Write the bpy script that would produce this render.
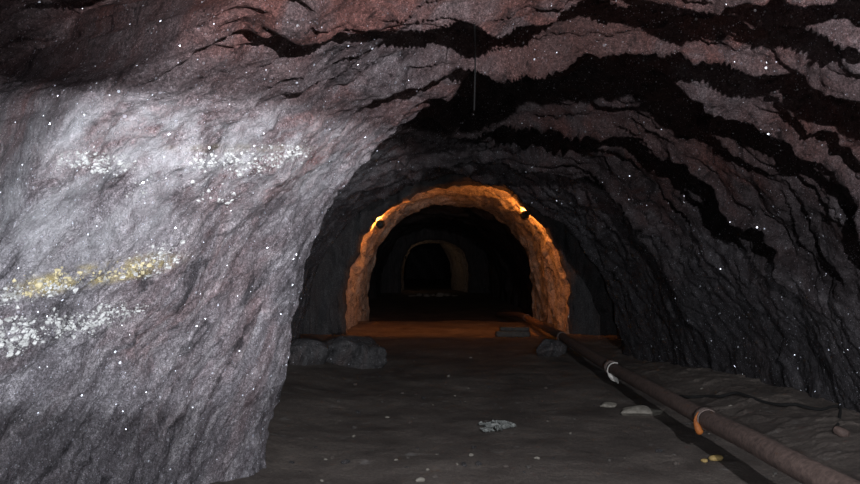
import bpy, math, random
import numpy as np
from mathutils import Vector, Matrix
from mathutils.bvhtree import BVHTree

random.seed(7)
RNG = np.random.default_rng(11)
scene = bpy.context.scene
for o in list(bpy.data.objects):
    bpy.data.objects.remove(o)
COL = scene.collection

# ------------------------------------------------------------------ camera
F, CX, CY, HZ, EYE = 860.0, 430.0, 242.0, 251.0, 1.5
cam_d = bpy.data.cameras.new('camera')
cam_d.sensor_width = 36.0
cam_d.lens = 36.0
cam_d.clip_start = 0.05
cam_d.clip_end = 200
cam = bpy.data.objects.new('camera', cam_d)
COL.objects.link(cam)
cam.location = (0, 0, EYE)
cam.rotation_euler = (math.radians(90) + math.atan((HZ - CY) / F), 0, 0)
scene.camera = cam

# ------------------------------------------------------------------ world, light, exposure
w = bpy.data.worlds.new('underground_dark')
scene.world = w
w.use_nodes = True
w.node_tree.nodes['Background'].inputs[0].default_value = (0, 0, 0, 1)
w.node_tree.nodes['Background'].inputs[1].default_value = 0
scene.view_settings.view_transform = 'Standard'
scene.view_settings.look = 'None'
scene.view_settings.gamma = 1
scene.view_settings.exposure = 0
scene.view_settings.use_curve_mapping = False


def lamp(name, kind, loc, watts, col, radius, aim=None, angle=None, blend=0.1):
    d = bpy.data.lights.new(name, kind)
    d.energy = watts
    d.color = col
    d.shadow_soft_size = radius
    o = bpy.data.objects.new(name, d)
    COL.objects.link(o)
    o.location = loc
    if aim is not None:
        o.rotation_euler = Vector(aim).to_track_quat('-Z', 'Y').to_euler()
    if kind == 'SPOT':
        d.spot_size = math.radians(angle)
        d.spot_blend = blend
    return o


# the flash, held high and well to the right of the lens
lamp('flash_gun', 'SPOT', (1.10, 0.05, 2.42), 960, (0.95, 0.95, 1.0), 0.03,
     aim=(0.0, 1, 0.02), angle=77, blend=0.5)
# two spots added to brighten the left wall: hard-edged wide cone, narrow hot beam


def aim_at(az, el):
    az, el = math.radians(az), math.radians(el)
    return (math.sin(az) * math.cos(el), math.cos(az) * math.cos(el), math.sin(el))


lamp('left_fill_wide', 'SPOT', (0.15, 0.0, 1.35), 520, (0.90, 0.94, 1.0), 0.015, aim=aim_at(-24, -53), angle=130, blend=0.012)
hot = lamp('left_fill_beam', 'SPOT', (0.15, 0.0, 1.35), 900, (0.90, 0.94, 1.0), 0.015, aim=aim_at(-19, 2.0), angle=21.5, blend=0.25)
hot.scale = (2.0, 1, 1)


# ------------------------------------------------------------------ noise in numpy
_perm = np.random.default_rng(3).permutation(256).astype(np.int64)
_perm = np.concatenate([_perm, _perm])
_grad = np.random.default_rng(5).normal(size=(256, 3))
_grad /= np.linalg.norm(_grad, axis=1, keepdims=True)


def perlin(p):
    i = np.floor(p).astype(np.int64)
    f = p - i
    i &= 255
    u = f * f * f * (f * (f * 6 - 15) + 10)
    out = 0
    for dx in (0, 1):
        wx = u[:, 0] if dx else 1 - u[:, 0]
        hx = _perm[(i[:, 0] + dx) & 255]
        for dy in (0, 1):
            wy = u[:, 1] if dy else 1 - u[:, 1]
            hy = _perm[(hx + i[:, 1] + dy) & 255]
            for dz in (0, 1):
                wz = u[:, 2] if dz else 1 - u[:, 2]
                g = _grad[_perm[(hy + i[:, 2] + dz) & 255]]
                out = out + wx * wy * wz * (g[:, 0] * (f[:, 0] - dx) + g[:, 1] * (f[:, 1] - dy) + g[:, 2] * (f[:, 2] - dz))
    return out


def fbm(p, octs=4, gain=0.5):
    a, s, r = 1.0, 1.0, 0
    for k in range(octs):
        r = r + a * perlin(p * s + 17.3 * k)
        a *= gain
        s *= 2.03
    return r


def sstep(a, b, x):
    t = np.clip((x - a) / (b - a), 0, 1)
    return t * t * (3 - 2 * t)


# ------------------------------------------------------------------ pixel helpers
def ray(px, py):
    return Vector(((px - CX) / F, 1.0, (HZ - py) / F))


def floor_z(x, y):
    x = np.asarray(x, float)
    y = np.asarray(y, float)
    p = np.stack([x.ravel(), y.ravel(), np.zeros(x.size)], 1)
    z = 0.05 * fbm(p * 0.9, 3).reshape(x.shape)
    z = z + 0.16 * sstep(2.25, 3.3, x) * sstep(12, 9, y)             # bank of muck along the right wall
    z = z + 0.10 * sstep(-0.7, -1.6, x) * sstep(16, 10, y)
    z = z - 0.28 * sstep(18.5, 19.3, y) - 0.22 * sstep(21, 40, y)                                    # the drift dips behind the first arch
    return z


def hit_floor(px, py, dz=0.0):
    d = ray(px, py)
    zf = 0.0
    for _ in range(8):
        t = (EYE - zf - dz) / max(-d.z, 1e-4)
        zf = float(floor_z(d.x * t, t))
    return Vector((d.x * t, t, zf))


# ------------------------------------------------------------------ materials
def new_mat(name):
    m = bpy.data.materials.new(name)
    m.use_nodes = True
    return m, m.node_tree.nodes, m.node_tree.links, m.node_tree.nodes['Principled BSDF']


def ramp(nodes, stops):
    r = nodes.new('ShaderNodeValToRGB')
    e = r.color_ramp.elements
    while len(e) < len(stops):
        e.new(0.5)
    for k, (pos, c) in enumerate(stops):
        e[k].position = pos
        e[k].color = (*c, 1) if len(c) == 3 else c
    return r


def noise(nodes, links, vec, scale, detail=6, rough=0.6, dist=0.0):
    n = nodes.new('ShaderNodeTexNoise')
    n.inputs['Scale'].default_value = scale
    n.inputs['Detail'].default_value = detail
    n.inputs['Roughness'].default_value = rough
    n.inputs['Distortion'].default_value = dist
    links.new(vec, n.inputs['Vector'])
    return n


def mix(nodes, links, fac, a, b, mode='MIX'):
    m = nodes.new('ShaderNodeMix')
    m.data_type = 'RGBA'
    m.blend_type = mode
    for sock, v in ((m.inputs[0], fac), (m.inputs[6], a), (m.inputs[7], b)):
        if isinstance(v, (int, float)):
            sock.default_value = v
        elif isinstance(v, tuple):
            sock.default_value = (*v, 1)
        else:
            links.new(v, sock)
    return m.outputs[2]


def math_n(nodes, links, op, a, b=None, clamp=False):
    m = nodes.new('ShaderNodeMath')
    m.operation = op
    m.use_clamp = clamp
    for k, v in enumerate((a, b)):
        if v is None:
            continue
        if isinstance(v, (int, float)):
            m.inputs[k].default_value = v
        else:
            links.new(v, m.inputs[k])
    return m.outputs[0]


def rock_material(name, dark, mid, light, red, red_amt, rot, specks=(90, 36, 17), speck_cut=0.9,
                  bump=0.6, crust=False, rough=0.62, stretch=(1, 1, 0.22)):
    m, N, L, bs = new_mat(name)
    tc = N.new('ShaderNodeTexCoord')
    mp = N.new('ShaderNodeMapping')
    mp.vector_type = 'TEXTURE'
    mp.inputs['Rotation'].default_value = rot
    mp.inputs['Scale'].default_value = tuple(1 / k for k in stretch)
    L.new(tc.outputs['Object'], mp.inputs['Vector'])
    obj, fol = tc.outputs['Object'], mp.outputs[0]
    n1 = noise(N, L, fol, 9, 9, 0.68, 0.6)
    r1 = ramp(N, [(0.30, dark), (0.50, mid), (0.72, light)])
    L.new(n1.outputs[0], r1.inputs[0])
    c = r1.outputs[0]
    # red iron staining in streaks along the foliation
    n2 = noise(N, L, fol, 2.6, 6, 0.62, 1.0)
    r2 = ramp(N, [(0.46, (0, 0, 0)), (0.60, (1, 1, 1))])
    L.new(n2.outputs[0], r2.inputs[0])
    n2b = noise(N, L, obj, 1.1, 3, 0.5)
    r2b = ramp(N, [(0.38, (0, 0, 0)), (0.6, (1, 1, 1))])
    L.new(n2b.outputs[0], r2b.inputs[0])
    redf = math_n(N, L, 'MULTIPLY', r2.outputs[0], r2b.outputs[0])
    if crust:                                           # how much iron each part of the rock carries
        ra = N.new('ShaderNodeAttribute')
        ra.attribute_name = 'iron'
        red_amt = ra.outputs['Fac']
    redf = math_n(N, L, 'MULTIPLY', redf, red_amt, True)
    c = mix(N, L, redf, c, red)
    if crust:
        c = mix(N, L, math_n(N, L, 'MULTIPLY', red_amt, 0.55, True), c, (0.23, 0.115, 0.10))
    if crust:                                           # schist bed variation, plus flash falloff painted into the rock colour
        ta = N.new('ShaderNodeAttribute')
        ta.attribute_name = 'bed_falloff_tone'
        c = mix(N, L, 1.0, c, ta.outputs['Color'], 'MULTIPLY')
    # grain
    n3 = noise(N, L, obj, 55, 5, 0.75)
    r3 = ramp(N, [(0.3, (0.3, 0.3, 0.31)), (0.5, (0.9, 0.9, 0.92)), (0.70, (2.1, 2.1, 2.15))])
    L.new(n3.outputs[0], r3.inputs[0])
    c = mix(N, L, 0.8, c, r3.outputs[0], 'MULTIPLY')
    n3b = noise(N, L, obj, 150, 3, 0.8)
    r3b = ramp(N, [(0.36, (0.35, 0.35, 0.36)), (0.5, (0.9, 0.9, 0.9)), (0.64, (2.2, 2.2, 2.25))])
    L.new(n3b.outputs[0], r3b.inputs[0])
    c = mix(N, L, 0.7, c, r3b.outputs[0], 'MULTIPLY')
    # dark partings
    n4 = noise(N, L, fol, 4.3, 8, 0.7, 1.6)
    r4 = ramp(N, [(0.36, (0.16, 0.16, 0.17)), (0.47, (1, 1, 1))])
    L.new(n4.outputs[0], r4.inputs[0])
    c = mix(N, L, 0.85, c, r4.outputs[0], 'MULTIPLY')
    if crust:
        for att, col, sc, lo, hi in (('pale', (0.62, 0.61, 0.64), 7, 0.40, 0.62),
                                     ('ochre', (0.42, 0.33, 0.13), 9, 0.40, 0.60),
                                     ('crust', (0.62, 0.62, 0.60), 34, 0.52, 0.64)):
            a = N.new('ShaderNodeAttribute')
            a.attribute_name = att
            nn = noise(N, L, fol if att == 'pale' else obj, sc, 6, 0.7)
            rr = ramp(N, [(lo, (0, 0, 0)), (hi, (1, 1, 1))])
            L.new(nn.outputs[0], rr.inputs[0])
            f = math_n(N, L, 'MULTIPLY', a.outputs['Fac'], rr.outputs[0], True)
            c = mix(N, L, f, c, col)
    L.new(c, bs.inputs['Base Color'])
    bs.inputs['Roughness'].default_value = rough
    bs.inputs['Specular IOR Level'].default_value = 0.35
    # relief
    nb = noise(N, L, fol, 26, 10, 0.75, 0.4)
    b1 = N.new('ShaderNodeBump')
    b1.inputs['Strength'].default_value = bump
    b1.inputs['Distance'].default_value = 0.03
    L.new(nb.outputs[0], b1.inputs['Height'])
    nb2 = noise(N, L, obj, 75, 4, 0.7)
    b2 = N.new('ShaderNodeBump')
    b2.inputs['Strength'].default_value = bump
    b2.inputs['Distance'].default_value = 0.012
    L.new(nb2.outputs[0], b2.inputs['Height'])
    L.new(b1.outputs[0], b2.inputs['Normal'])
    L.new(b2.outputs[0], bs.inputs['Normal'])
    # crystal facets: small mirror-like grains, each turned its own way
    out = N['Material Output']
    last = bs.outputs[0]
    geo = N.new('ShaderNodeNewGeometry')
    for sc in specks:
        v = N.new('ShaderNodeTexVoronoi')
        v.inputs['Scale'].default_value = sc
        v.inputs['Randomness'].default_value = 1
        L.new(obj, v.inputs['Vector'])
        near = math_n(N, L, 'LESS_THAN', v.outputs['Distance'], 0.30 if sc > 50 else 0.24 if sc > 25 else 0.15)
        sep = N.new('ShaderNodeSeparateColor')
        L.new(v.outputs['Color'], sep.inputs[0])
        pick = math_n(N, L, 'GREATER_THAN', sep.outputs[0], speck_cut)
        fac = math_n(N, L, 'MULTIPLY', near, pick)
        wn = N.new('ShaderNodeTexWhiteNoise')
        wn.noise_dimensions = '3D'
        L.new(v.outputs['Position'], wn.inputs['Vector'])
        sub = N.new('ShaderNodeVectorMath')
        sub.operation = 'SUBTRACT'
        L.new(wn.outputs['Color'], sub.inputs[0])
        sub.inputs[1].default_value = (0.5, 0.5, 0.5)
        scl = N.new('ShaderNodeVectorMath')
        scl.operation = 'MULTIPLY_ADD'
        L.new(sub.outputs[0], scl.inputs[0])
        scl.inputs[1].default_value = (4.0, 4.0, 4.0)
        L.new(geo.outputs['Normal'], scl.inputs[2])
        nrm = N.new('ShaderNodeVectorMath')
        nrm.operation = 'NORMALIZE'
        L.new(scl.outputs[0], nrm.inputs[0])
        g = N.new('ShaderNodeBsdfGlossy')
        L.new(mix(N, L, fac, (0, 0, 0), (0.85, 0.9, 1.0)), g.inputs['Color'])
        g.inputs['Roughness'].default_value = 0.32
        L.new(nrm.outputs[0], g.inputs['Normal'])
        ms = N.new('ShaderNodeAddShader')
        L.new(last, ms.inputs[0])
        L.new(g.outputs[0], ms.inputs[1])
        last = ms.outputs[0]
    L.new(last, out.inputs['Surface'])
    return m


M_left = M_ceil = M_right = rock_material(
    'grey_and_red_schist', (0.06, 0.058, 0.066), (0.20, 0.195, 0.21), (0.46, 0.445, 0.46), (0.30, 0.12, 0.10), 1.0,
    (math.radians(-38), math.radians(10), 0), crust=True, bump=0.95, speck_cut=0.86)
M_arch = rock_material('arch_lining_rock', (0.22, 0.19, 0.15), (0.42, 0.38, 0.32), (0.60, 0.56, 0.48),
                       (0.34, 0.25, 0.17), 0.4, (0, 0, 0), specks=(30,), speck_cut=0.985, bump=0.7, rough=0.8,
                       stretch=(1, 0.5, 1))
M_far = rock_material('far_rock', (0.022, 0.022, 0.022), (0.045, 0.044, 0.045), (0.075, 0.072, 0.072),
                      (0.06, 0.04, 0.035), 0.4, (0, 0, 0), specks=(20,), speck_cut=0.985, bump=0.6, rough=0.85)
M_stone = rock_material('boulder_rock', (0.03, 0.03, 0.031), (0.07, 0.068, 0.069), (0.13, 0.128, 0.126),
                        (0.2, 0.13, 0.11), 0.3, (0.4, 0.3, 0), specks=(60, 30), speck_cut=0.95, bump=0.7)


def floor_material():
    m, N, L, bs = new_mat('trodden_muck_floor')
    tc = N.new('ShaderNodeTexCoord')
    o = tc.outputs['Object']
    n1 = noise(N, L, o, 1.6, 8, 0.65, 0.4)
    r1 = ramp(N, [(0.32, (0.070, 0.057, 0.050)), (0.52, (0.135, 0.114, 0.100)), (0.75, (0.22, 0.19, 0.165))])
    L.new(n1.outputs[0], r1.inputs[0])
    n2 = noise(N, L, o, 45, 6, 0.75)
    r2 = ramp(N, [(0.3, (0.4, 0.4, 0.4)), (0.5, (0.95, 0.95, 0.95)), (0.75, (1.7, 1.65, 1.6))])
    L.new(n2.outputs[0], r2.inputs[0])
    c = mix(N, L, 0.8, r1.outputs[0], r2.outputs[0], 'MULTIPLY')
    n3 = noise(N, L, o, 14, 4, 0.6)
    r3 = ramp(N, [(0.66, (0, 0, 0)), (0.74, (1, 1, 1))])
    L.new(n3.outputs[0], r3.inputs[0])
    c = mix(N, L, math_n(N, L, 'MULTIPLY', r3.outputs[0], 0.6), c, (0.20, 0.075, 0.06))
    n4 = noise(N, L, o, 5, 5, 0.6)
    r4 = ramp(N, [(0.62, (0, 0, 0)), (0.72, (1, 1, 1))])
    L.new(n4.outputs[0], r4.inputs[0])
    c = mix(N, L, math_n(N, L, 'MULTIPLY', r4.outputs[0], 0.5), c, (0.33, 0.32, 0.31))
    L.new(c, bs.inputs['Base Color'])
    bs.inputs['Roughness'].default_value = 0.75
    nb = noise(N, L, o, 22, 10, 0.75)
    b = N.new('ShaderNodeBump')
    b.inputs['Strength'].default_value = 0.7
    b.inputs['Distance'].default_value = 0.03
    L.new(nb.outputs[0], b.inputs['Height'])
    L.new(b.outputs[0], bs.inputs['Normal'])
    return m


def simple_material(name, c1, c2, scale=20, rough=0.7, metal=0.0, bump=0.3, emit=None):
    m, N, L, bs = new_mat(name)
    tc = N.new('ShaderNodeTexCoord')
    n = noise(N, L, tc.outputs['Object'], scale, 7, 0.7)
    r = ramp(N, [(0.35, c1), (0.65, c2)])
    L.new(n.outputs[0], r.inputs[0])
    L.new(r.outputs[0], bs.inputs['Base Color'])
    bs.inputs['Roughness'].default_value = rough
    bs.inputs['Metallic'].default_value = metal
    b = N.new('ShaderNodeBump')
    b.inputs['Strength'].default_value = bump
    b.inputs['Distance'].default_value = 0.01
    L.new(n.outputs[0], b.inputs['Height'])
    L.new(b.outputs[0], bs.inputs['Normal'])
    if emit:
        bs.inputs['Emission Color'].default_value = (*emit[0], 1)
        bs.inputs['Emission Strength'].default_value = emit[1]
    return m


M_floor = floor_material()
M_rust = simple_material('rusty_pipe_steel', (0.06, 0.040, 0.034), (0.155, 0.108, 0.092), 26, 0.75, 0.0, 0.5)
M_joint = simple_material('worn_joint_steel', (0.10, 0.075, 0.065), (0.22, 0.17, 0.15), 40, 0.65, 0.0, 0.5)
M_orange = simple_material('orange_rust_strap', (0.22, 0.06, 0.012), (0.40, 0.13, 0.022), 30, 0.7)
M_white = simple_material('white_cord', (0.48, 0.46, 0.43), (0.70, 0.68, 0.64), 60, 0.8)
M_black = simple_material('black_rubber', (0.004, 0.004, 0.004), (0.010, 0.010, 0.010), 50, 0.95)
M_housing = simple_material('black_lamp_metal', (0.008, 0.008, 0.008), (0.02, 0.018, 0.016), 50, 0.55)
M_crust = simple_material('white_salt_crust', (0.30, 0.30, 0.29), (0.62, 0.62, 0.61), 60, 0.75)
M_ochrecrust = simple_material('ochre_salt_crust', (0.36, 0.29, 0.14), (0.62, 0.56, 0.38), 60, 0.8)
M_scrap = simple_material('pale_scrap', (0.15, 0.16, 0.15), (0.33, 0.345, 0.33), 35, 0.8)
M_pale = simple_material('pale_stone', (0.17, 0.155, 0.13), (0.30, 0.28, 0.24), 25, 0.8, 0, 0.6)
M_yellow = simple_material('yellow_stone', (0.26, 0.18, 0.06), (0.42, 0.30, 0.12), 25, 0.8, 0, 0.6)
M_block = simple_material('grey_timber_block', (0.045, 0.042, 0.038), (0.11, 0.10, 0.09), 18, 0.85, 0, 0.6)
M_bulb = simple_material('lit_bulb_glass', (0.9, 0.6, 0.3), (1, 0.8, 0.5), 5, 0.4, 0, 0, ((1.0, 0.55, 0.2), 25))
M_bulb_dim = simple_material('dim_bulb_glass', (0.9, 0.6, 0.3), (1, 0.8, 0.5), 5, 0.4, 0, 0, ((1.0, 0.65, 0.35), 5))


# ------------------------------------------------------------------ mesh helpers
def mesh_from(name, co, faces, mat, parent=None, smooth=True, attrs=None):
    me = bpy.data.meshes.new(name)
    co = np.asarray(co, np.float32)
    faces = np.asarray(faces, np.int32)
    k = faces.shape[1]
    me.vertices.add(len(co))
    me.vertices.foreach_set('co', co.ravel())
    me.loops.add(faces.size)
    me.loops.foreach_set('vertex_index', faces.ravel())
    me.polygons.add(len(faces))
    me.polygons.foreach_set('loop_start', np.arange(0, faces.size, k, dtype=np.int32))
    me.polygons.foreach_set('loop_total', np.full(len(faces), k, np.int32))
    me.update(calc_edges=True)
    me.validate()
    me.polygons.foreach_set('use_smooth', np.full(len(me.polygons), smooth))
    for an, av in (attrs or {}).items():
        a = me.attributes.new(an, 'FLOAT', 'POINT')
        a.data.foreach_set('value', np.asarray(av, np.float32))
    me.materials.append(mat)
    o = bpy.data.objects.new(name, me)
    COL.objects.link(o)
    if parent:
        o.parent = parent
    return o


def grid_faces(nr, nc):
    r, c = np.meshgrid(np.arange(nr - 1), np.arange(nc - 1), indexing='ij')
    a = (r * nc + c).ravel()
    return np.stack([a, a + 1, a + nc + 1, a + nc], 1)


def tag(o, label, cat, group=None):
    o['label'] = label
    o['category'] = cat
    if group:
        o['group'] = group
    return o


def struct(o, label, cat):
    o['kind'] = 'structure'
    o['label'] = label
    o['category'] = cat
    return o


def empty(name, loc):
    o = bpy.data.objects.new(name, None)
    o.empty_display_size = 0.1
    COL.objects.link(o)
    o.location = loc
    return o


def tube(name, pts, r, mat, parent=None, seg=14, caps=True, radii=None, rough=0.0):
    pts = [Vector(p) for p in pts]
    n = len(pts)
    co, faces = [], []
    up = Vector((0, 0, 1))
    for i, p in enumerate(pts):
        t = (pts[min(i + 1, n - 1)] - pts[max(i - 1, 0)]).normalized()
        a = t.cross(up)
        if a.length < 1e-3:
            a = t.cross(Vector((1, 0, 0)))
        a.normalize()
        b = a.cross(t)
        rr = radii[i] if radii else r
        for k in range(seg):
            ang = 2 * math.pi * k / seg
            q = rr * (1 + rough * random.uniform(-1, 1))
            co.append(p + a * (q * math.cos(ang)) + b * (q * math.sin(ang)))
    for i in range(n - 1):
        for k in range(seg):
            k2 = (k + 1) % seg
            faces.append((i * seg + k, i * seg + k2, (i + 1) * seg + k2, (i + 1) * seg + k))
    if caps:
        for base in (0, (n - 1) * seg):
            co.append(pts[0] if base == 0 else pts[-1])
            ci = len(co) - 1
            for k in range(seg):
                faces.append((base + k, base + (k + 1) % seg, ci, ci))
    if caps:
        quads = [f for f in faces if f[2] != f[3]]
        tris = [f[:3] for f in faces if f[2] == f[3]]
        me = bpy.data.meshes.new(name)
        me.from_pydata([tuple(c) for c in co], [], quads + tris)
        me.polygons.foreach_set('use_smooth', [len(p.vertices) == 4 for p in me.polygons])
        me.materials.append(mat)
        o = bpy.data.objects.new(name, me)
        COL.objects.link(o)
        if parent:
            o.parent = parent
        return o
    return mesh_from(name, [tuple(c) for c in co], faces, mat, parent)


def smooth_path(pts, n=60):
    pts = np.array([tuple(p) for p in pts], float)
    d = np.r_[0, np.cumsum(np.linalg.norm(np.diff(pts, axis=0), axis=1))]
    # Catmull-Rom
    out = []
    for s in np.linspace(0, d[-1], n):
        i = min(np.searchsorted(d, s, side='right') - 1, len(pts) - 2)
        t = (s - d[i]) / max(d[i + 1] - d[i], 1e-6)
        p0, p1, p2, p3 = pts[max(i - 1, 0)], pts[i], pts[i + 1], pts[min(i + 2, len(pts) - 1)]
        out.append(0.5 * ((2 * p1) + (-p0 + p2) * t + (2 * p0 - 5 * p1 + 4 * p2 - p3) * t * t + (-p0 + 3 * p1 - 3 * p2 + p3) * t ** 3))
    return [Vector(q) for q in out]


# ------------------------------------------------------------------ the tunnel
KEY = [  # y, left foot, right foot, height, superellipse power
    (-4.0, -2.7, 3.4, 3.1, 2.2),
    (0.0, -2.9, 3.5, 3.1, 2.2),
    (2.0, -2.65, 3.6, 3.05, 2.15),
    (3.5, -2.12, 3.65, 3.0, 2.1),
    (5.0, -1.42, 3.65, 3.0, 2.0),
    (5.6, -1.12, 3.65, 3.0, 2.0),
    (5.85, -1.12, 3.65, 3.0, 2.0),
    (6.5, -1.75, 3.62, 3.1, 2.0),
    (8.0, -1.85, 3.5, 3.05, 2.0),
    (10.0, -1.9, 3.2, 2.9, 2.0),
    (12.4, -1.9, 2.80, 2.72, 2.1),
    (12.9, -1.95, 2.80, 2.72, 2.1),
    (13.5, -2.3, 3.25, 3.3, 2.1),
    (15.8, -2.4, 3.35, 3.4, 2.1),
]
KEY = np.array(KEY)


def section(y, phi, key=KEY):
    xl, xr, h, n = (np.interp(y, key[:, 0], key[:, k]) for k in (1, 2, 3, 4))
    cx, a = (xl + xr) / 2, (xr - xl) / 2
    c, s = np.cos(phi), np.sin(phi)
    x = cx + a * np.sign(c) * np.abs(c) ** (2 / n)
    z = h * np.abs(s) ** (2 / n)
    return x, z, cx, a, h


def saw(s, edge=0.10):
    f = s - np.floor(s)
    up = f / (1 - edge)
    dn = (1 - f) / edge
    return np.minimum(up, dn)


def ledge(s, edge):
    f = s - np.floor(s)
    return np.where(f < 1 - edge, (f / (1 - edge)) ** 1.7, (1 - f) / edge)


def near_rock(y, phi):
    """positions of the rough near tunnel for flattened arrays y, phi"""
    x, z, cx, a, h = section(y, phi)
    P = np.stack([x, y, z], 1)
    nx, nz = np.cos(phi) / a, np.sin(phi) / h
    ln = np.hypot(nx, nz)
    nx, nz = nx / ln, nz / ln
    rel = (x - cx) / a                                  # -1 left foot .. 1 right foot
    # weights of the ledges: strong overhead and on the upper right, weak on the left wall and low right wall
    wl = sstep(-0.72, -0.25, rel) * (1 - 0.78 * sstep(0.80, 0.98, rel)) + 0.10
    wl = wl * (0.55 + 0.45 * sstep(0.4, 1.6, z))
    warp = fbm(P * 0.55 + 3.1, 3) * 1.1 + fbm(P * np.array([1.7, 1.7, 1.7]) + 9, 3) * 0.28
    s = y + 0.42 * np.maximum(x - cx, 0) - 0.25 * np.minimum(x - cx, 0) + warp * 0.8
    ph = np.interp(s, [-6, 2.0, 3.3, 4.5, 5.7, 7.0, 8.8, 11.2, 13.6, 16.4, 19], [-5, 0, 1, 2, 3, 4, 5, 6, 7, 8, 9])
    amp = (0.75 + 0.9 * np.clip(fbm(P * 0.8 + 21, 2), -0.6, 0.8)) * np.interp(y, [3, 6, 10], [0.30, 0.42, 0.55])
    d = -wl * amp * (ledge(ph, 0.055) - 0.45)
    s2 = s + fbm(P * np.array([1.3, 2.4, 1.6]) + 5, 3) * 0.2
    d -= 0.28 * wl * np.clip(0.5 + 1.6 * fbm(P * 1.1 + 40, 2), 0, 1.4) * (ledge(s2 / 0.72, 0.07) - 0.45)
    s3 = s2 + fbm(P * 5.0 + 15, 2) * 0.06
    d -= 0.095 * (wl + 0.07) * np.clip(0.5 + 1.6 * fbm(P * 2.0 + 60, 2), 0, 1.4) * (saw(s3 / 0.21, 0.16) - 0.5)
    # broad swells, lumps, grain
    d += 0.20 * fbm(P * 0.62 + 7.7, 3) * sstep(-1, 1.0, y)
    fol = np.stack([P[:, 0] * 1.7, 2.1 * (P[:, 1] * 0.8 - P[:, 2] * 0.6), 0.6 * (P[:, 1] * 0.6 + P[:, 2] * 0.8)], 1)
    low_left = sstep(2.0, 1.2, z) * sstep(-0.5, -0.75, rel)
    wc = np.clip(wl, 0, 1)
    bed = np.stack([P[:, 0] * 0.55 - P[:, 2] * 0.3, s * 2.6, P[:, 2] * 0.9], 1)     # beds run round the roof
    d += 0.095 * wc * fbm(bed * 1.9 + 13, 4, 0.55)
    d += (0.065 * (1 - 0.75 * wc) - 0.035 * low_left) * fbm(fol * 2.4 + 31, 4, 0.55) + low_left * (0.03 * fbm(P * 5 + 71, 3, 0.6) + 0.010 * fbm(P * 17 + 33, 2, 0.6))
    rg = 1 - np.abs(fbm(fol * 5.0 + 77, 3)) * 2.2
    d += 0.007 * (1 - low_left) * (1 - 0.8 * wc) * np.clip(rg, 0, 1) ** 3
    d += 0.010 * fbm(P * 21 + 2, 3, 0.6)
    X = P.copy()
    X[:, 0] += nx * d
    X[:, 2] += nz * d
    # pocket at the top of the left wall, behind a sharp rock edge
    e = (3.55 + 0.05 * (z - 1.6)) + 0.10 * fbm(P * 2.2, 2) - y
    pk = sstep(0.0, 0.22, e) * (1 - sstep(0.9, 2.6, e)) * sstep(1.25, 1.75, z) * sstep(-0.25, -0.42, rel)
    X[:, 0] -= 1.15 * pk
    X[:, 1] += 1.25 * pk
    X[:, 2] += 0.05 * pk
    return X


ys = np.concatenate([np.arange(-4, 1.5, 0.12), np.arange(1.5, 2.8, 0.04), np.arange(2.8, 8.2, 0.0145),
                     np.arange(8.2, 15.81, 0.030)])
NPHI = 640
phis = np.linspace(math.pi, 0, NPHI)
Yg, Pg = np.meshgrid(ys, phis, indexing='ij')
V = near_rock(Yg.ravel(), Pg.ravel()).reshape(len(ys), NPHI, 3)


def grid_object(name, G, mat, foot_first=False, foot_last=False, attrs=None):
    rows, cols = G.shape[:2]
    if foot_first:
        e = G[:, :1].copy()
        e[:, :, 2] = -0.7
        G = np.concatenate([e, G], 1)
    if foot_last:
        e = G[:, -1:].copy()
        e[:, :, 2] = -0.7
        G = np.concatenate([G, e], 1)
    return mesh_from(name, G.reshape(-1, 3), grid_faces(G.shape[0], G.shape[1]), mat, attrs=attrs)


iL, iR = int(NPHI * 0.385), int(NPHI * 0.70)
# mineral deposits on the left wall: where they lie, found by sighting the wall from the lens
CRUST_PATCHES = [(95, 160, 42, 9, 3), (235, 161, 48, 9, -3), (285, 155, 22, 8, -12), (30, 290, 40, 10, -8),
                 (90, 278, 40, 8, -12), (155, 262, 26, 12, -20), (45, 330, 50, 13, -10), (110, 316, 32, 10, -14),
                 (8, 345, 20, 10, 0)]


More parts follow.
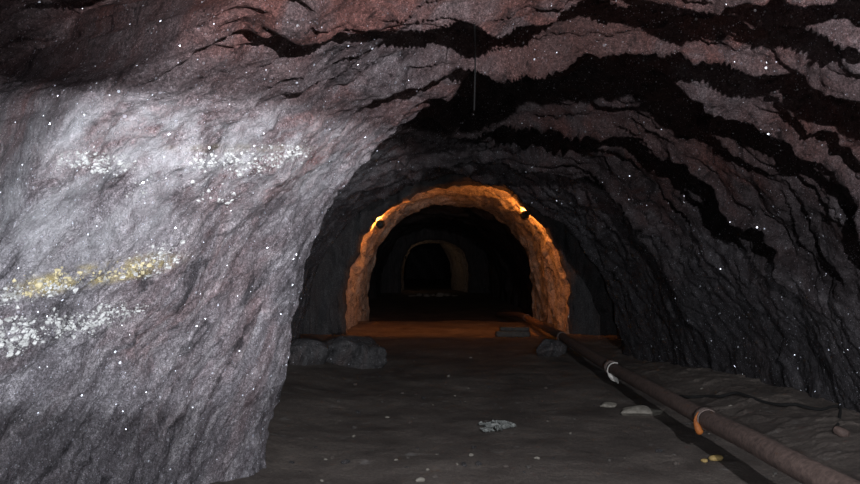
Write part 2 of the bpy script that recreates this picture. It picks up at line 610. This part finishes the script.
def deposits(G, first, is_left):
    """per-vertex amounts of iron stain, salt and painted falloff, with one extra column for the wall foot"""
    n = G.shape[1]
    ph = np.arange(first, first + n) / NPHI                 # 0 left foot .. 1 right foot
    iron = np.interp(ph, [0, 0.22, 0.36, 0.48, 0.70, 0.80, 0.9, 1], [0.08, 0.35, 1.0, 1.2, 1.15, 0.5, 0.2, 0.15])
    pts = G.reshape(-1, 3)
    iron = np.broadcast_to(iron, G.shape[:2]).ravel() * np.clip(1 + 0.9 * fbm(pts * 0.7 + 90, 2), 0.3, 1.6)
    iron = iron * np.interp(pts[:, 1], [0, 7, 11], [1, 1, 0.45])
    bed_falloff_tone = np.interp(ph, [0, 0.3, 0.45, 0.65, 0.8, 1], [1.08, 1.05, 0.58, 0.85, 0.5, 0.38])  # crown and lower right painted darker, as the flash would fall off
    bed_falloff_tone = np.broadcast_to(bed_falloff_tone, G.shape[:2]).ravel() * np.interp(pts[:, 1], [5.7, 6.6, 12], [1, 0.6, 0.4]) * (1 + 0.35 * fbm(pts * 0.9 + 55, 3))  # painted darkening with distance, times random bed variation
    zero = np.zeros(len(pts))
    out = {'iron': iron, 'bed_falloff_tone': bed_falloff_tone, 'crust': zero, 'ochre': zero, 'pale': zero}
    if is_left:
        yy = np.maximum(pts[:, 1], 0.3)
        qx, qy = CX + F * pts[:, 0] / yy, HZ - F * (pts[:, 2] - EYE) / yy

        def blob(cx, cy, rx, ry, ang=0.0, soft=0.45):
            a = math.radians(ang)
            u = ((qx - cx) * math.cos(a) + (qy - cy) * math.sin(a)) / rx
            v = (-(qx - cx) * math.sin(a) + (qy - cy) * math.cos(a)) / ry
            return 1 - sstep(1 - soft, 1 + soft, np.hypot(u, v))
        out['crust'] = np.maximum.reduce([blob(*c) for c in CRUST_PATCHES])
        out['ochre'] = np.maximum.reduce([blob(90, 276, 80, 10, -11), blob(130, 268, 45, 10, -10), blob(240, 148, 70, 4, 0) * 0.2])
        out['pale'] = np.maximum.reduce([blob(180, 150, 170, 45, 3, 0.6) * 0.7, blob(60, 210, 110, 60, -10, 0.7) * 0.6])
    pad = lambda a, l: np.concatenate([a.reshape(-1, n)[:, :1], a.reshape(-1, n)], 1).ravel() if l else np.concatenate([a.reshape(-1, n), a.reshape(-1, n)[:, -1:]], 1).ravel()
    if is_left:
        out = {k: pad(v, True) for k, v in out.items()}
    elif first + n >= NPHI:
        out = {k: pad(v, False) for k, v in out.items()}
    return out


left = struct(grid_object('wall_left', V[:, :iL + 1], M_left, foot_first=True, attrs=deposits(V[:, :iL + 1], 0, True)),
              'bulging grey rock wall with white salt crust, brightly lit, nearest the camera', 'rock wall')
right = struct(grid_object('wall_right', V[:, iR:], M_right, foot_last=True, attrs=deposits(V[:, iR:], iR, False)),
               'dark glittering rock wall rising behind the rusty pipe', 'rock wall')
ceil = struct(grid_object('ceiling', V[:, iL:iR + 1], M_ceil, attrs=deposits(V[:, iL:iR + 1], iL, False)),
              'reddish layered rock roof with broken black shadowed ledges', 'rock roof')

# closing rock behind the photographer
bw = []
for i, y in enumerate(np.linspace(0, 1, 14)):
    bw.append([])
    for k in range(60):
        ph = math.pi * (1 - k / 59)
        x, z, cx, a, h = section(np.array([-4.0]), np.array([ph]))
        bw[-1].append((cx[0] + (x[0] - cx[0]) * (1 - y) * 1.15, -3.9 - 0.3 * math.sin(7 * y + k * 0.5) * y, z[0] * 1.1 * (1 - y) + 0.0 - 0.3 * (z[0] < 0.01)))
struct(mesh_from('wall_back', np.array(bw).reshape(-1, 3), grid_faces(14, 60), M_right),
       'dark rock face closing the tunnel behind the camera', 'rock wall')


# ---- rock-lined arches
def arch(name, y0, y1, xl, xr, h, n, z0, step, mat, flange, nphi=260, rough=1.0, seed=0.0, taper=0.0):
    """front face, rounded lip, barrel and back face as one rough mesh"""
    prof = []                                            # (y, radial offset outward)
    for t in np.linspace(1, 0, 14):
        prof.append((y0 + 0.10 * (1 - t) * 0 - 0.02, flange * t + 0.06))
    for t in np.linspace(0, 1, 6)[1:]:
        prof.append((y0 + 0.10 * t, 0.06 * (1 - t) ** 2))
    m_ = int((y1 - y0) / step)
    for t in np.linspace(0, 1, m_)[1:]:
        y = y0 + 0.1 + (y1 - y0 - 0.1) * t
        prof.append((y, 0.0))
    for t in np.linspace(0, 1, 10)[1:]:
        prof.append((y1, flange * t))
    prof = np.array(prof)
    ph = np.linspace(math.pi, 0, nphi)
    Y, PH = np.meshgrid(prof[:, 0], ph, indexing='ij')
    OFF = np.repeat(prof[:, 1], nphi)
    Y, PH = Y.ravel(), PH.ravel()
    key = np.array([(-10, xl, xr, h, n), (100, xl, xr, h, n)])
    x, z, cx, a, hh = section(Y, PH, key)
    x = x - taper * np.clip((x - cx) / a * 1.5, 0, 1) * np.clip((Y - y0) / (y1 - y0), 0, 1)
    nx, nz = np.cos(PH) / a, np.sin(PH) / h
    ln = np.hypot(nx, nz)
    nx, nz = nx / ln, nz / ln
    P = np.stack([x, Y, z], 1) + seed
    d = 0.16 * fbm(P * 0.9, 3) + 0.07 * fbm(P * np.array([3, 1.6, 3]), 4, 0.55)
    d -= 0.09 * (saw((Y + 0.5 * fbm(P * 0.9 + 4, 3)) / 1.35 + 0.62, 0.15) - 0.5)
    d += 0.02 * fbm(P * 11, 3, 0.6)
    d *= rough
    X = np.stack([x + nx * (d + OFF), Y + 0.10 * rough * fbm(P * 1.5 + 50, 3), z + nz * (d + OFF) + z0], 1)
    G = X.reshape(len(prof), nphi, 3)
    G = np.concatenate([np.concatenate([G[:, :1, :2], np.full((len(prof), 1, 1), -1.2)], 2), G,
                        np.concatenate([G[:, -1:, :2], np.full((len(prof), 1, 1), -1.2)], 2)], 1)
    o = mesh_from(name, G.reshape(-1, 3), grid_faces(G.shape[0], G.shape[1]), mat)
    o.data.materials.append(M_far)
    nc = G.shape[1] - 1
    rows = np.repeat(np.arange(G.shape[0] - 1), nc)
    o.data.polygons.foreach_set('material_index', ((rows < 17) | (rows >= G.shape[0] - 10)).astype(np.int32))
    return o


A1 = 15.45
arch_1 = struct(arch('trim_1', A1, 20.6, -1.50, 2.48, 2.62, 2.5, 0.0, 0.035, M_arch, 1.5),
       'rough rock archway glowing orange under two lamps', 'archway')
A2 = 41.0
struct(arch('trim_2', A2, 45.5, -1.42, 1.85, 2.45, 3.2, -0.5, 0.12, M_arch, 2.2, 160, 0.7, 33.0, taper=0.75),
       'small far archway faintly lit on its right side', 'archway')

# ---- dark stretches beyond
def far_rock(names, y0, y1, xl, xr, h, z0, step, seed):
    yv = np.arange(y0, y1 + step, step)
    n = 200
    ph = np.linspace(math.pi, 0, n)
    Y, PH = np.meshgrid(yv, ph, indexing='ij')
    Y, PH = Y.ravel(), PH.ravel()
    key = np.array([(-10, xl, xr, h, 2.3), (100, xl, xr, h, 2.3)])
    x, z, cx, a, hh = section(Y, PH, key)
    P = np.stack([x, Y, z], 1) + seed
    d = 0.35 * fbm(P * 0.6, 4) - 0.25 * (saw((Y + fbm(P * 0.7, 2)) / 2.0, 0.1) - 0.5)
    X = np.stack([x + np.cos(PH) * d, Y, z + np.sin(PH) * d + z0], 1).reshape(len(yv), n, 3)
    a_, b_ = int(n * 0.36), int(n * 0.66)
    for nm, sl, ff, fl, lab in ((names[0], slice(0, a_ + 1), 1, 0, 'dark rough wall on the left %s'),
                                (names[1], slice(a_, b_ + 1), 0, 0, 'dark rough roof %s'),
                                (names[2], slice(b_, n), 0, 1, 'dark rough wall on the right %s')):
        G = X[:, sl]
        if ff:
            G = np.concatenate([np.concatenate([G[:, :1, :2], np.full((len(yv), 1, 1), -1.5)], 2), G], 1)
        if fl:
            G = np.concatenate([G, np.concatenate([G[:, -1:, :2], np.full((len(yv), 1, 1), -1.5)], 2)], 1)
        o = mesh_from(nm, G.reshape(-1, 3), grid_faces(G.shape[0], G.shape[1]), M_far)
        struct(o, lab % names[3], 'rock roof' if nm.startswith('ceil') else 'rock wall')


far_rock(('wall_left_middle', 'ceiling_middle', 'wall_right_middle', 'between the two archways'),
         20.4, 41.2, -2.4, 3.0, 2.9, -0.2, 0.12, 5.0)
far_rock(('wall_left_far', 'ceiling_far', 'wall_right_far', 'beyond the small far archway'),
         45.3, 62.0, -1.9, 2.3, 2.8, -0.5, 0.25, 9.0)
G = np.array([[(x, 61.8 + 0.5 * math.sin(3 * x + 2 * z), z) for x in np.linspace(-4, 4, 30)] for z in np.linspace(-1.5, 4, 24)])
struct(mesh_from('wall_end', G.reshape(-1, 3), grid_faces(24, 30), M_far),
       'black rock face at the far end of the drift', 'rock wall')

# ---- floor
fy = np.concatenate([np.arange(-4, 4, 0.15), np.arange(4, 11, 0.022), np.arange(11, 22, 0.06), np.arange(22, 62.1, 0.3)])
fx = np.concatenate([np.arange(-3.9, -2.2, 0.08), np.arange(-2.2, 4.0, 0.022), np.arange(4.0, 4.6, 0.1)])
FY, FX = np.meshgrid(fy, fx, indexing='ij')
FZ = floor_z(FX, FY)
p = np.stack([FX.ravel(), FY.ravel(), np.zeros(FX.size)], 1)
rub = fbm(p * 4.5 + 8, 4, 0.6).reshape(FX.shape)
FZ = FZ + 0.007 * rub + 0.004 * fbm(p * 16 + 3, 3, 0.6).reshape(FX.shape)
FZ = FZ + 0.05 * np.clip(rub, 0, 1) * sstep(2.3, 2.9, FX)
struct(mesh_from('floor', np.stack([FX, FY, FZ], 2).reshape(-1, 3), grid_faces(len(fy), len(fx)), M_floor),
       'trodden brown muck floor of the mine tunnel', 'floor')

# ------------------------------------------------------------------ lamps in the archway
def revolve(name, prof, loc, axis_q, mat, parent, seg=28):
    co, fc = [], []
    for (r, t) in prof:
        for k in range(seg):
            a = 2 * math.pi * k / seg
            v = Vector((r * math.cos(a), r * math.sin(a), t))
            co.append(tuple(axis_q @ v + Vector(loc)))
    for i in range(len(prof) - 1):
        for k in range(seg):
            k2 = (k + 1) % seg
            fc.append((i * seg + k, i * seg + k2, (i + 1) * seg + k2, (i + 1) * seg + k))
    return mesh_from(name, co, fc, mat, parent)


def wall_lamp(pos, outward, label, watts, mat_bulb, col, group, s=1.0, axis=(0, 1, 0)):
    root = empty('wall_lamp', pos)
    tag(root, label, 'lamp', group)
    q = Vector(axis).to_track_quat('Z', 'Y')         # lamp axis: along the tunnel, mouth away from the lens
    revolve('lamp_shade', [(0.0, -0.05 * s), (0.045 * s, -0.05 * s), (0.060 * s, -0.035 * s), (0.072 * s, 0.0),
                           (0.085 * s, 0.045 * s), (0.080 * s, 0.045 * s), (0.066 * s, 0.0), (0.0, -0.015 * s)],
            (0, 0, 0), q, M_housing, root)
    revolve('socket', [(0.0, -0.10 * s), (0.026 * s, -0.10 * s), (0.030 * s, -0.045 * s), (0.0, -0.045 * s)], (0, 0, 0), q, M_housing, root, 16)
    ow = Vector(outward).normalized()
    tube('bracket', [Vector((0, -0.06 * s, 0)), Vector((0, -0.06 * s, 0)) + ow * 0.06, Vector((0, -0.03 * s, 0)) + ow * 0.16,
                     Vector((0, 0.04, 0)) + ow * 0.34], 0.011, M_housing, root, 10)
    b = revolve('bulb', [(0.0, 0.0), (0.02 * s, 0.005 * s), (0.032 * s, 0.03 * s), (0.034 * s, 0.038 * s),
                         (0.022 * s, 0.044 * s), (0.0, 0.046 * s)], (0, 0, 0), q, mat_bulb, root, 18)
    d = bpy.data.lights.new('lamp_light', 'POINT')
    d.energy = watts
    d.color = col
    d.shadow_soft_size = 0.03
    lo = bpy.data.objects.new('lamp_light', d)
    COL.objects.link(lo)
    lo.parent = root
    lo.location = Vector(axis).normalized() * 0.050 * s
    return root


ORANGE = (1.0, 0.29, 0.045)
bva = BVHTree.FromObject(arch_1, bpy.context.evaluated_depsgraph_get())
for (px, py, ow, side, watts) in ((387, 228, (-0.85, 0, 0.5), 'left', 46), (528, 213, (0.72, 0, 0.69), 'right', 75)):
    yl = A1 + 0.06
    q = ray(px, py) * yl + Vector((0, 0, EYE))
    c = Vector((0.46, yl, 1.2))                             # seat the lamp 12 cm off the rock of the arch
    h = bva.ray_cast(c, (q - c).normalized())
    q = h[0] - (q - c).normalized() * (0.14 if side == 'left' else 0.085)
    q.y = yl
    wall_lamp(tuple(q), ow, 'small black lamp on the %s haunch of the orange archway' % side, watts, M_bulb, ORANGE, 'archway lamps')
wall_lamp((-1.22, 42.3, 1.2), (-1, 0, 0.1), 'dim lamp hidden inside the small far archway', 4.0, M_bulb_dim, (1.0, 0.62, 0.36), None, axis=(1, 0.25, 0))

# ------------------------------------------------------------------ the rusty pipe
PIPE = [(2.06, 2.6, 0.345), (2.03, 4.0, 0.335), (2.0, 4.79, 0.325), (2.0, 5.46, 0.313), (2.0, 6.35, 0.280),
        (2.0, 7.58, 0.257), (2.0, 9.45, 0.215), (2.0, 11.2, 0.20), (2.0, 13.3, 0.200), (1.98, 16.0, 0.16), (1.95, 18.8, 0.10), (1.8, 22.5, -0.15)]
path = smooth_path(PIPE, 240)


def pipe_at(y):
    return min(path, key=lambda q: abs(q.y - y))


pipe = empty('pipe', (2.0, 4.8, 0.0))
tag(pipe, 'long rusty pipe running along the foot of the right wall', 'pipe')
off = Vector((2.0, 4.8, 0.0))
joints = [2.6, 6.28, 9.55, 13.1, 17.5, 22.5]
for a, b, r in zip(joints[:-1], joints[1:], (0.070, 0.064, 0.064, 0.062, 0.062)):
    seg = [q - off for q in path if a - 0.03 <= q.y <= b + 0.03]
    tube('pipe_section', seg, r, M_rust, pipe, 22, rough=0.02)
for y, r in ((6.28, 0.082), (9.55, 0.080), (13.1, 0.078), (17.5, 0.076)):
    c = pipe_at(y) - off
    t = (pipe_at(y + 0.3) - pipe_at(y - 0.3)).normalized()
    tube('coupling', [c - t * 0.05, c - t * 0.045, c + t * 0.045, c + t * 0.05], r, M_joint, pipe, 22, radii=[r * 0.93, r, r, r * 0.93])


def ring_strap(name, y, r, wd, mat, a0, a1, tail=None, parent=None, thick=0.006):
    c = pipe_at(y) - off
    co, fc = [], []
    n = 26
    for i in range(n + 1):
        a = math.radians(a0 + (a1 - a0) * i / n)
        for (rr, yo) in ((r, -wd), (r, wd), (r + thick, wd), (r + thick, -wd)):
            co.append((c.x + rr * math.cos(a), c.y + yo, c.z + rr * math.sin(a)))
    if tail:
        for (dx, dy, dz) in tail:
            for (tx, yo) in ((0, -wd), (0, wd), (-thick, wd), (-thick, -wd)):
                co.append((c.x + dx + tx, c.y + dy + yo, c.z + dz))
    m_ = len(co) // 4
    for i in range(m_ - 1):
        for k in range(4):
            k2 = (k + 1) % 4
            fc.append((4 * i + k, 4 * i + k2, 4 * i + 4 + k2, 4 * i + 4 + k))
    fc.append((0, 1, 2, 3))
    fc.append((4 * m_ - 4, 4 * m_ - 3, 4 * m_ - 2, 4 * m_ - 1))
    return mesh_from(name, co, fc, mat, parent, smooth=False)


c = pipe_at(6.22) - off
s_ = tube('strap', smooth_path([c + Vector((-0.060, -0.03, 0.055)), c + Vector((-0.088, -0.04, 0.0)), c + Vector((-0.075, -0.05, -0.05)), c + Vector((-0.05, -0.05, -0.10))], 12), 0.02, M_orange, pipe, 10,
          radii=[0.006, 0.008, 0.009, 0.011, 0.013, 0.016, 0.020, 0.024, 0.027, 0.028, 0.026, 0.012])
s_['label'] = 'orange rust-coloured strap hanging from the joint'
cc = pipe_at(9.3) - off
loop = [cc + Vector((0.080 * math.cos(math.radians(a)) - 0.008, -0.02 + 0.0006 * a * 0.3, 0.080 * math.sin(math.radians(a)))) for a in range(70, 216, 8)]
loop += [loop[-1] + Vector((0.02, -0.02, -0.05)), loop[-1] + Vector((0.075, -0.05, -0.075))]
wl_ = tube('cord_loop', smooth_path(loop, 40), 0.0065, M_white, pipe, 8)
wl_['label'] = 'white cord looped around the pipe'
knot = tube('cord_knot', smooth_path([loop[-3] + Vector((-0.01, -0.02, 0.01)), loop[-3] + Vector((0.03, -0.03, -0.03)), loop[-2] + Vector((0.05, -0.02, -0.0)), loop[-1] + Vector((0.02, 0, -0.02))], 14), 0.02, M_white, pipe, 8,
            radii=[0.006, 0.014, 0.02, 0.024, 0.026, 0.026, 0.024, 0.022, 0.022, 0.02, 0.018, 0.014, 0.01, 0.004])


# ------------------------------------------------------------------ stones
def stone(name, loc, size, mat, seed, label, cat='stone', group=None, sub=4, rot=0.0, sharp=0.16, sink=0.12):
    import bmesh
    bm = bmesh.new()
    bmesh.ops.create_icosphere(bm, subdivisions=sub, radius=1.0)
    bm.verts.ensure_lookup_table()
    P = np.array([tuple(v.co) for v in bm.verts])
    rs = np.random.default_rng(seed)
    # knock flat facets off the lump
    for _ in range(9):
        n = rs.normal(size=3)
        n /= np.linalg.norm(n)
        dd = rs.uniform(0.62, 0.86)
        h = P @ n
        P = P - np.outer(np.maximum(h - dd, 0) * 0.92, n)
    P = P * (1 + sharp * fbm(P * 1.1 + seed * 3.7, 4, 0.55)[:, None])
    P = P * np.array(size) / 2 / 0.85
    P[:, 2] = np.where(P[:, 2] < -size[2] * 0.36, -size[2] * 0.36 + (P[:, 2] + size[2] * 0.36) * 0.15, P[:, 2])
    c, s = math.cos(rot), math.sin(rot)
    P = np.stack([P[:, 0] * c - P[:, 1] * s, P[:, 0] * s + P[:, 1] * c, P[:, 2]], 1)
    P[:, 2] -= P[:, 2].min()
    fc = np.array([[v.index for v in f.verts] for f in bm.faces])
    bm.free()
    o = mesh_from(name, P, fc, mat, smooth=sub >= 3)
    o.location = (loc[0], loc[1], loc[2] - sink * size[2])
    if label:
        tag(o, label, cat, group)
    return o


g = hit_floor(352, 367)
stone('boulder', g + Vector((0, 0.3, 0)), (0.78, 0.6, 0.50), M_stone, 3, 'large dark rounded boulder on the floor left of the orange archway', 'boulder', sub=5)
g = hit_floor(303, 366)
stone('boulder', g + Vector((0, 0.3, 0)), (0.55, 0.5, 0.36), M_stone, 12, 'low dark rock between the bulging left wall and the large boulder', 'boulder', sub=4)
g = hit_floor(553, 357)
stone('stone', Vector((g.x - 0.02, g.y + 0.12, g.z)), (0.38, 0.30, 0.27), M_stone, 21, 'grey stone standing against the pipe in front of the archway', 'stone', sub=4, sink=0.05)
g = hit_floor(640, 414)
stone('stone', g, (0.36, 0.24, 0.11), M_pale, 31, 'pale flat stone lying beside the pipe shadow', 'stone', sub=4)
g = hit_floor(608, 406)
stone('stone', g, (0.16, 0.13, 0.05), M_pale, 33, 'small pale chip left of the flat stone by the pipe', 'stone', sub=3)
g = hit_floor(715, 459)
stone('stone', g, (0.09, 0.08, 0.045), M_yellow, 37, 'small yellow stone below the orange strap', 'stone', sub=3)
g = hit_floor(704, 461)
stone('stone', g, (0.05, 0.05, 0.025), M_yellow, 38, 'tiny yellow chip left of the yellow stone', 'stone', sub=3)

# timber block on the floor before the archway, under the pipe
g = hit_floor(513, 337)
blk = empty('timber_block', (g.x, g.y + 0.1, g.z))
tag(blk, 'squared grey block on the floor at the mouth of the archway', 'block')


def rough_box(name, size, mat, parent, loc, seed):
    nx, ny, nz = 16, 6, 6
    co, fc = [], []
    for ax in range(6):
        base = len(co)
        for i in range(9):
            for j in range(9):
                u, v = i / 4 - 1, j / 4 - 1
                q = [(1, u, v), (-1, u, v), (u, 1, v), (u, -1, v), (u, v, 1), (u, v, -1)][ax]
                co.append(q)
        f = grid_faces(9, 9) + base
        fc.append(f)
    P = np.array(co, float)
    m8 = np.sum(np.abs(P) ** 8, 1) ** (-1 / 8)
    P = P * m8[:, None] * np.array(size) / 2
    P = P + 0.012 * np.stack([fbm(P * 5 + seed, 3), fbm(P * 5 + seed + 9, 3), fbm(P * 5 + seed + 19, 3)], 1)
    P[:, 2] += size[2] / 2
    o = mesh_from(name, P, np.concatenate(fc), mat, parent)
    o.location = loc
    return o


rough_box('beam', (0.60, 0.26, 0.11), M_block, blk, (0, 0, 0), 4)
rough_box('beam', (0.52, 0.22, 0.07), M_block, blk, (0.03, 0.01, 0.108), 14)

# crumpled pale scrap
g = hit_floor(497, 429)
rs = np.random.default_rng(5)
sc = empty('crumpled_scrap', g)
tag(sc, 'crumpled pale grey-green scrap on the open floor', 'scrap')
for k, (ox, oy, lx, ly, rz) in enumerate([(-0.06, 0.10, 0.17, 0.045, 0.05), (0.0, 0.0, 0.20, 0.06, -0.12), (0.05, 0.06, 0.11, 0.09, 0.6),
                                          (-0.09, -0.07, 0.09, 0.05, 0.3), (0.09, 0.0, 0.12, 0.035, 0.2), (0.0, -0.09, 0.05, 0.07, 0.1)]):
    n, m_ = 14, 8
    U, W = np.meshgrid(np.linspace(-1, 1, n), np.linspace(-1, 1, m_), indexing='ij')
    pp = np.stack([U.ravel() * 1.2, W.ravel(), np.full(U.size, k * 3.3)], 1)
    x = U.ravel() * lx / 2 * (1 + 0.35 * fbm(pp * 1.7 + 3, 2))
    y = W.ravel() * ly * (1 + 0.35 * fbm(pp * 1.7 + 13, 2))
    z = 0.014 + 0.010 * k % 0.03 + 0.045 * np.abs(fbm(pp * 1.6 + 30, 3))
    c, s = math.cos(rz), math.sin(rz)
    top = np.stack([x * c - y * s + ox, x * s + y * c + oy * 1.5, z], 1)
    bot = top - np.array([0, 0, 0.005])
    ff = grid_faces(n, m_)
    o = mesh_from('torn_piece', np.concatenate([top, bot]), np.concatenate([ff, ff[:, ::-1] + n * m_]), M_scrap, sc, smooth=False)
for k, (ox, oy, s) in enumerate([(0.03, 0.17, 0.035), (0.065, 0.11, 0.04), (-0.11, -0.14, 0.03), (0.02, -0.12, 0.03)]):
    st = stone('lump', (0, 0, 0), (s, s, s * 0.8), M_scrap, 60 + k, None, sub=2)
    st.parent = sc
    st.location = (ox, oy, 0.02)

# loose pebbles on the open floor
rs = np.random.default_rng(77)
protos = []
count = 0
for k in range(400):
    if count >= 110:
        break
    px, py = rs.uniform(275, 800), rs.uniform(352, 482)
    g = hit_floor(px, py)
    if g.x > 2.9 or g.x < -1.0 or abs(g.x - 2.0) < 0.13 or (g - hit_floor(497, 429)).length < 0.35:
        continue
    size = float(rs.choice([0.02, 0.028, 0.04, 0.06], p=[0.4, 0.35, 0.18, 0.07]))
    kind = int(rs.integers(0, 5))
    if len(protos) < 5:
        o = stone('pebble', g, (1.0, 0.8, 0.55), [M_stone, M_pale, M_stone, M_floor, M_block][len(protos)], 90 + len(protos), None, sub=2)
        protos.append(o)
    else:
        o = protos[kind].copy()
        COL.objects.link(o)
    o.scale = (size, size * rs.uniform(0.7, 1), size)
    o.rotation_euler = (0, 0, rs.uniform(0, 6))
    o.location = (g.x, g.y, g.z - 0.004)
    shade = ('dark grey', 'pale', 'dark grey', 'muck-brown', 'brownish grey')[protos.index(o) if o in protos else kind]
    where = 'beside the pipe' if g.x > 1.4 else 'by the foot of the left wall' if g.x < -0.3 else 'on the open floor'
    tag(o, '%s %s pebble lying %s' % ('larger' if size > 0.035 else 'tiny', shade, where), 'pebble', 'loose pebbles on the floor')
    count += 1

# rubble in the far dark, before the small archway
rs = np.random.default_rng(8)
ORD = ['leftmost', 'second from left', 'third from left', 'middle', 'third from right', 'second from right', 'rightmost']
for k, (px, w_, h_) in enumerate([(412, 0.36, 0.10), (419, 0.33, 0.17), (426, 0.34, 0.20), (433, 0.30, 0.13), (440, 0.36, 0.24), (447, 0.34, 0.17), (454, 0.30, 0.11)]):
    y = 37.5 + (k % 2) * 0.7
    x = (px - CX) / F * y
    stone('rubble_rock', (x, y, float(floor_z(x, y))), (w_, 0.4, h_), M_pale, 120 + k,
          '%s broken rock in the pale rubble before the small far archway' % ORD[k], 'rubble', 'rubble before the far archway', sub=3)

# ------------------------------------------------------------------ black cable on the bank
cab = empty('black_cable', hit_floor(700, 399))
tag(cab, 'thin black cable snaking over the bank behind the pipe', 'cable')
off = cab.location.copy()
cp = []
for (px, py) in [(678, 399), (690, 400), (705, 398), (720, 399), (735, 397), (750, 400), (765, 404), (780, 408), (795, 409), (810, 411), (822, 412), (831, 410)]:
    q = hit_floor(px, py)
    cp.append(q + Vector((0, 0, 0.03 + 0.012 * math.sin(px * 0.31))))
q = cp[-1]
d_ = hit_floor(838, 436)
cp += [q + Vector((0.045, -0.05, 0.005)), Vector((d_.x * (q.y * 0.5 + d_.y * 0.5) / d_.y, (q.y + d_.y) / 2, q.z - 0.02)), d_ + Vector((0, 0.04, 0.05)), d_ + Vector((0, 0, 0.03))]
tube('cord', [c - off for c in smooth_path(cp, 90)], 0.0125, M_black, cab, 8)
tube('plug', [d_ - off + Vector((-0.02, 0.03, 0.05)), d_ - off + Vector((-0.01, 0.02, 0.045)), d_ - off + Vector((0.02, -0.02, 0.03)), d_ - off + Vector((0.05, -0.05, 0.025))], 0.03, M_rust, cab, 12, radii=[0.018, 0.034, 0.036, 0.022])

# thin wire hanging from the roof
bv = BVHTree.FromObject(ceil, bpy.context.evaluated_depsgraph_get())
hx, hy = (475 - CX) / F * 4.4, 4.4
h = bv.ray_cast(Vector((hx, hy, 1.5)), Vector((0, 0, 1)))[0]
zt = h.z if h else 2.9
wr = tube('hanging_wire', [(hx, hy, zt + 0.03), (hx + 0.002, hy, (zt + 2.2) / 2), (hx - 0.004, hy, 2.22)], 0.0042, M_black, None, 8)
tag(wr, 'thin black wire hanging straight down from the roof', 'wire')

# ------------------------------------------------------------------ salt crust nodules on the left wall
bvl = BVHTree.FromObject(left, bpy.context.evaluated_depsgraph_get())
rs = np.random.default_rng(99)
import bmesh
bm = bmesh.new()
bmesh.ops.create_icosphere(bm, subdivisions=1, radius=1)
ico = np.array([tuple(v.co) for v in bm.verts])
icf = np.array([[v.index for v in f.verts] for f in bm.faces])
bm.free()


def nodules(name, patches, mat, label):
    co, fc = [], []
    base = 0
    for (cx_, cy_, rx, ry, ang, n) in patches:
        a = math.radians(ang)
        centres = [(rs.uniform(-1, 1), rs.normal(0, 0.45)) for _ in range(max(3, n // 7))]
        for k in range(int(n * 0.7)):
            c0 = centres[rs.integers(len(centres))]
            u, v = c0[0] * rx + rs.normal(0, 6.5), c0[1] * ry * 1.5 + rs.normal(0, 3.5)
            px = cx_ + u * math.cos(a) - v * math.sin(a)
            py = cy_ + u * math.sin(a) + v * math.cos(a)
            d = ray(px, py).normalized()
            hit = bvl.ray_cast(Vector((0, 0, EYE)), d)
            if hit[0] is None:
                continue
            s = 0.003 + 0.009 * rs.random() ** 3
            P = ico * (1 + 0.35 * rs.normal(size=(len(ico), 1))) * s * np.array([rs.uniform(.8, 1.5), rs.uniform(.8, 1.5), rs.uniform(.7, 1.2)])
            co.append(P + np.array(hit[0]))
            fc.append(icf + base)
            base += len(ico)
    o = mesh_from(name, np.concatenate(co), np.concatenate(fc), mat, left, smooth=False)
    o['kind'] = 'stuff'
    o['label'] = label
    return o


nodules('salt_crust', [(95, 160, 40, 8, 3, 170), (235, 161, 46, 8, -3, 260), (285, 155, 18, 8, -12, 80), (28, 292, 40, 8, -6, 150),
                       (155, 262, 26, 10, -20, 130), (45, 330, 48, 11, -10, 300), (110, 316, 32, 8, -14, 180), (6, 345, 20, 8, 0, 60),
                       (200, 190, 70, 14, 5, 60)], M_crust, 'clumps of white salt crust')
nodules('ochre_crust', [(80, 277, 70, 7, -10, 190)], M_ochrecrust, 'yellowish crust seam')
